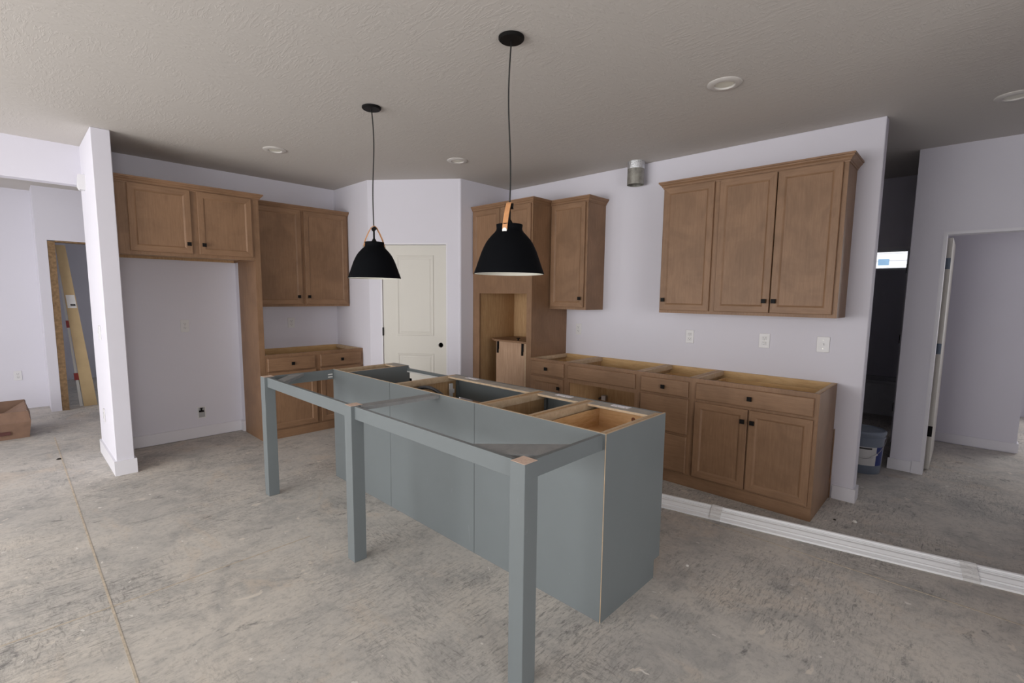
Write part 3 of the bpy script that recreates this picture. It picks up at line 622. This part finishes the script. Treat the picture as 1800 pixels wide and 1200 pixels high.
# ------------------------------------------------------------------ wall plates
def plate(name, label, cat, c, n, kind, w=.072, h=.115, group=None):
    """c = centre on the wall, n = outward normal (axis aligned)"""
    c = Vector(c); n = Vector(n); t_ = Vector((n.y, -n.x, 0))*-1
    th = thing(name, label, cat, c, group)
    def q(a0, a1, z0, z1, d0, d1, bev=0):
        p = c+t_*a0+n*d0+Vector((0, 0, z0)); r = c+t_*a1+n*d1+Vector((0, 0, z1)); return bx(p, r, bev)
    q(-w/2, w/2, -h/2, h/2, 0, .006, .002).build('cover_plate', 'plastic_white', th)
    if kind == 'outlet':
        for zc in (-.02, .02):
            f_ = q(-.016, .016, zc-.0135, zc+.0135, .005, .0085, .003).build('receptacle', 'plastic_white', th)
            for a in (-.0065, .0065): q(a-.0012, a+.0012, zc-.001, zc+.007, .0085, .0092).build('slot', 'plastic_slot', f_)
            q(-.0025, .0025, zc-.009, zc-.005, .0085, .0092).build('slot', 'plastic_slot', f_)
        q(-.003, .003, -.003, .003, .006, .0075).build('screw', 'rivet_steel', th)
    elif kind == 'switch':
        q(-.0055, .0055, -.012, .012, .005, .0085).build('switch_frame', 'plastic_white', th); q(-.004, .004, -.002, .010, .0085, .018).build('toggle', 'plastic_white', th)
        for zc in (-.03, .03): q(-.0028, .0028, zc-.0028, zc+.0028, .006, .0072).build('screw', 'rivet_steel', th)
    return th
plate('wall_outlet', 'white duplex outlet on wall beside the tall oven cabinet', 'outlet', (0, -2.600, 1.128), (-1, 0, 0), 'outlet')
plate('wall_outlet', 'white duplex outlet left of the bright outlet below three-door wall cabinet', 'outlet', (0, -3.793, 1.127), (-1, 0, 0), 'outlet')
plate('wall_outlet', 'bright white duplex outlet between another outlet and the light switch', 'outlet', (0, -4.397, 1.134), (-1, 0, 0), 'outlet', .079)
plate('light_switch', 'white toggle light switch at end of the kitchen wall', 'switch', (0, -4.796, 1.134), (-1, 0, 0), 'switch', .082)
plate('wall_outlet', 'white duplex outlet high on wall of the refrigerator bay', 'outlet', (-2.955, 0, 1.14), (0, -1, 0), 'outlet', .074, .12)
plate('wall_outlet', 'white duplex outlet above the short back counter run', 'outlet', (-1.927, 0, 1.137), (0, -1, 0), 'outlet', .078)
plate('light_switch', 'white light switch on narrow wall stub facing the dining room', 'switch', (XS0, -.375, 1.13), (-1, 0, 0), 'switch', .115)
plate('wall_outlet', 'white outlet low on narrow wall stub facing the dining room', 'outlet', (XS0, -.25, .41), (-1, 0, 0), 'outlet')
plate('wall_outlet', 'small white outlet low on the dining room wall near cardboard box', 'outlet', (-4.118, 2.88, .422), (0, -1, 0), 'outlet')
t = thing('motion_sensor', 'white plastic motion sensor high on narrow wall stub', 'sensor', (XS0, -.15, 2.36))
MB().prism([(XS0, -.215, 2.30), (XS0-.035, -.215, 2.30), (XS0-.048, -.215, 2.325), (XS0-.040, -.215, 2.42), (XS0, -.215, 2.42)], (0, .085, 0)).build('housing', 'plastic_white', t)
bx((XS0-.046, -.20, 2.325), (XS0-.040, -.145, 2.36), .002).build('lens', 'plastic_white', t)
# ice-maker valve box
t = thing('water_valve_box', 'white water supply box with black valve low in refrigerator bay', 'valve box', (-2.855, 0, .20))
w = MB(); a0, a1, z0, z1 = -2.892, -2.818, .197, .317
w.box((a0, -.005, z0), (a1, 0, z0+.010)).box((a0, -.005, z1-.010), (a1, 0, z1)).box((a0, -.005, z0+.01), (a0+.01, 0, z1-.01)).box((a1-.01, -.005, z0+.01), (a1, 0, z1-.01))
w.build('box_frame', 'plastic_white', t); bx((a0+.01, -.0012, z0+.01), (a1-.01, -.0002, z1-.01)).build('box_back', 'steel', t)
MB().box((-2.880, -.016, .262), (-2.838, -.002, .278), .003).box((-2.865, -.016, .278), (-2.852, -.003, .300)).box((-2.869, -.018, .298), (-2.848, -.006, .306)).build('valve', 'black_metal', t)

# ------------------------------------------------------------------ floor items
# bundle of white moulding strips taped together
A0, A1 = Vector((-1.140, -3.75)), Vector((-.600, -6.45)); TD = (A1-A0).normalized(); ND = Vector((-TD.y, TD.x))
PRF = ([(0, 0), (.026, 0), (.026, .016), (.020, .019), (.004, .012), (0, .012)],
       [(.0265, 0), (.088, 0), (.088, .044), (.080, .046), (.072, .041), (.058, .040), (.038, .026), (.030, .026), (.0265, .022)],
       [(.0885, 0), (.115, 0), (.115, .056), (.108, .060), (.096, .058), (.0935, .050), (.0885, .049)])
lbls = ('thin low white molding strip along the near edge of the taped floor bundle', 'wide sloped white molding strip in the middle of the taped floor bundle', 'tall narrow white molding strip along the far edge of the taped floor bundle')
for i in range(3):
    L = lambda p: [(p.x+ND.x*a, p.y+ND.y*a, z) for a, z in PRF[i]]
    o = MB().loft([L(A0), L(A1)]).build('molding_strip', 'vinyl_white', None, origin=(A0.x, A0.y, 0)); tag(o, lbls[i], 'molding', 'white molding strips in the taped bundle')
for q, lb in ((.258, 'clear tape band around the molding bundle beside the end base cabinet'), (.715, 'clear tape band around the molding bundle out toward the hall')):
    c_ = A0.lerp(A1, q); tp = MB()
    pr = [(-.002, .0005), (-.002, .014), (.004, .016), (.020, .022), (.030, .030), (.045, .036), (.058, .043), (.080, .050), (.093, .060), (.108, .063), (.117, .060), (.117, .015), (.117, .0005)]
    loops = []
    for e in (-.034, -.012, .012, .034): loops.append([(c_.x+TD.x*e+ND.x*a, c_.y+TD.y*e+ND.y*a, z+random.uniform(0, .0012)) for a, z in pr])
    o = tp.loft(loops, cap=False, close=False).build('tape_band', 'clear_tape', None, origin=(c_.x, c_.y, 0)); tag(o, lb, 'tape', 'tape bands on the molding bundle')
# bucket
bxx, byy = .90, -4.985
t = thing('bucket', 'blue-grey plastic bucket with a paper label and lid behind the wall end', 'bucket', (bxx, byy, 0))
MB().lathe([(.128, 0), (.130, .004), (.143, .30), (.150, .302), (.150, .315), (.145, .317), (.147, .345), (.140, .346), (.126, .012), (.02, .011)], (bxx, byy, 0), 40).build('body', 'bucket_plastic', t, .7)
MB().lathe([(.153, .335), (.155, .352), (.150, .362), (.140, .366), (.135, .356), (.02, .354)], (bxx, byy, 0), 40).build('lid', 'bucket_plastic', t, .7)
def wrap(a0, a1, z0, z1, ro, mat, nm):
    m_ = MB(); n_ = 14
    for zz in (0,):
        loops = []
        for i in range(n_+1):
            a = a0+(a1-a0)*i/n_
            r0 = .130+.0433*z0+ro; r1 = .130+.0433*z1+ro
            loops.append([(bxx+r0*math.cos(a), byy+r0*math.sin(a), z0), (bxx+r1*math.cos(a), byy+r1*math.sin(a), z1), (bxx+(r1-.001)*math.cos(a), byy+(r1-.001)*math.sin(a), z1), (bxx+(r0-.001)*math.cos(a), byy+(r0-.001)*math.sin(a), z0)])
        m_.loft(loops)
    return m_.build(nm, mat, t)
fa_ = math.atan2(CAMP.y-byy, CAMP.x-bxx)
wrap(fa_-.25, fa_+.72, .075, .235, .0015, 'paper_white', 'label'); wrap(fa_+.72, fa_+1.22, .075, .235, .0015, 'label_blue', 'label'); wrap(fa_-.20, fa_+.45, .215, .229, .0025, 'plastic_slot', 'label_print')
hp = [(bxx+.156*math.cos(fa_-1.2+2.5*i/16), byy+.156*math.sin(fa_-1.2+2.5*i/16), .29-.15*math.sin(math.pi*i/16)) for i in range(17)]
MB().tube(hp, .0022, 6).build('handle', 'steel', t, True)
hm = [hp[i] for i in range(10, 13)]; MB().tube(hm, .008, 8).build('handle_grip', 'plastic_white', t, True)
# bathtub at the end of the hall
t = thing('bathtub', 'white bathtub apron in the dark bathroom at hall end', 'bathtub', (3.9, -4.4, 0))
MB().box((3.50, -5.14, 0), (3.52, -3.2, .40)).box((3.50, -5.14, .40), (3.58, -3.2, .44), .008).build('apron', 'tub_white', t)
MB().box((3.52, -5.14, .05), (3.99, -5.09, .44)).box((3.52, -3.25, .05), (3.99, -3.2, .44)).box((3.94, -5.09, .05), (3.99, -3.25, .44)).box((3.52, -5.09, .05), (3.94, -3.25, .09)).build('basin', 'tub_white', t)
# cardboard box
t = thing('cardboard_box', 'worn open brown cardboard box on the dining room floor', 'box', (-4.42, 1.42, 0))
def cb(a, b, nm, mt='cardboard'): return bx(a, b, .002).build(nm, mt, t)
X0, X1, Y0, Y1, CH = -4.74, -4.085, 1.20, 1.75, .27
MB().loft([[(X0, Y0, 0), (X1, Y0, 0), (X1, Y0+.006, 0), (X0, Y0+.006, 0)], [(X0-.01, Y0-.02, CH*.6), (X1+.02, Y0-.025, CH*.6), (X1+.02, Y0-.018, CH*.6), (X0-.01, Y0-.013, CH*.6)], [(X0, Y0, CH), (X1+.005, Y0-.005, CH), (X1+.005, Y0+.002, CH), (X0, Y0+.007, CH)]]).build('side', 'cardboard', t)
MB().loft([[(X1, Y0, 0), (X1, Y1, 0), (X1-.006, Y1, 0), (X1-.006, Y0, 0)], [(X1+.02, Y0-.02, CH*.6), (X1+.025, Y1, CH*.6), (X1+.018, Y1, CH*.6), (X1+.013, Y0, CH*.6)], [(X1+.005, Y0, CH), (X1-.01, Y1, CH+.03), (X1-.016, Y1, CH+.03), (X1-.001, Y0, CH)]]).build('side', 'cardboard', t)
cb((X0, Y1-.006, 0), (X1-.006, Y1, CH+.03), 'side', 'cardboard'); cb((X0, Y0+.006, 0), (X0+.006, Y1-.006, CH), 'side'); cb((X0+.006, Y0+.006, 0), (X1-.006, Y1-.006, .006), 'base', 'cardboard')
MB().prism([(X1-.002, Y0+.03, CH), (X1-.002, Y1-.02, CH+.02), (X1-.19, Y1-.06, CH-.10), (X1-.19, Y0+.06, CH-.10)], (0, 0, .006)).build('flap', 'cardboard', t)
bx((X1-.32, Y0-.029, .05), (X1-.13, Y0-.024, .085), .001).build('printed_mark', 'cardboard_mark', t)
# leaning trim boards in the unfinished doorway
def lean(name, label, b0, b1, t0, t1, y0, y1, zt, mat, parts=()):
    o = thing(name, label, 'board', ((b0+b1)/2, y0, 0))
    MB().loft([[(b0, y0, 0), (b1, y0, 0), (b1, y0+.02, 0), (b0, y0+.02, 0)], [(t0, y1, zt), (t1, y1, zt), (t1, y1+.02, zt), (t0, y1+.02, zt)]]).build('board', mat, o)
    for (f0, f1, e0, e1, mt, nm) in parts:
        def pt(f, e): 
            lo = b0+(t0-b0)*f; hi = b1+(t1-b1)*f; return (lo+(hi-lo)*e, y0+(y1-y0)*f-.0015, zt*f)
        q = [pt(f0, e0), pt(f0, e1), pt(f1, e1), pt(f1, e0)]
        MB().prism(q, (0, .0014, 0)).build(nm, mt, o)
    return o
lean('leaning_board', 'tan board with a white paper label leaning in the unfinished doorway', -3.555, -3.422, -3.690, -3.600, 2.56, 2.60, 2.03, 'plank_tan', ((.62, .70, .12, .92, 'paper_white', 'label'), (.632, .645, .4, .85, 'plastic_slot', 'label_print')))
lean('leaning_board', 'narrow white strip with red tape leaning beside the tan board', -3.592, -3.562, -3.722 + .03, -3.705 + .012, 2.60, 2.645, 2.0, 'paper_white', ((.17, .215, -.5, 1.6, 'red_tape', 'tape'), (.505, .55, -.6, 1.9, 'red_tape', 'tape')))
# small debris on the slab
for (x, y, s_, mt, lb) in ((-3.93, .10, .02, 'chip_dark', 'dark crumb of debris on floor beyond the wall stub'), (-.42, -5.02, .012, 'chip_dark', 'dark crumb of debris on floor by the kitchen wall end'),
                           (-.36, -5.12, .020, 'chip_plaster', 'pale plaster chip on floor by the kitchen wall end'), (-1.66, -4.55, .012, 'chip_plaster', 'pale plaster chip on floor beside the island end')):
    o = MB(); pts = [(x+s_*random.uniform(.6, 1.1)*math.cos(a), y+s_*random.uniform(.6, 1.1)*math.sin(a)) for a in [i*math.pi/3 for i in range(6)]]
    o.loft([[(a, b, 0) for a, b in pts], [(x+(a-x)*.6, y+(b-y)*.6, s_*.55) for a, b in pts]]); tag(o.build('debris_chip', mt, None, origin=(x, y, 0)), lb, 'debris')

for o in bpy.data.objects:
    if '_o' in o: del o['_o']
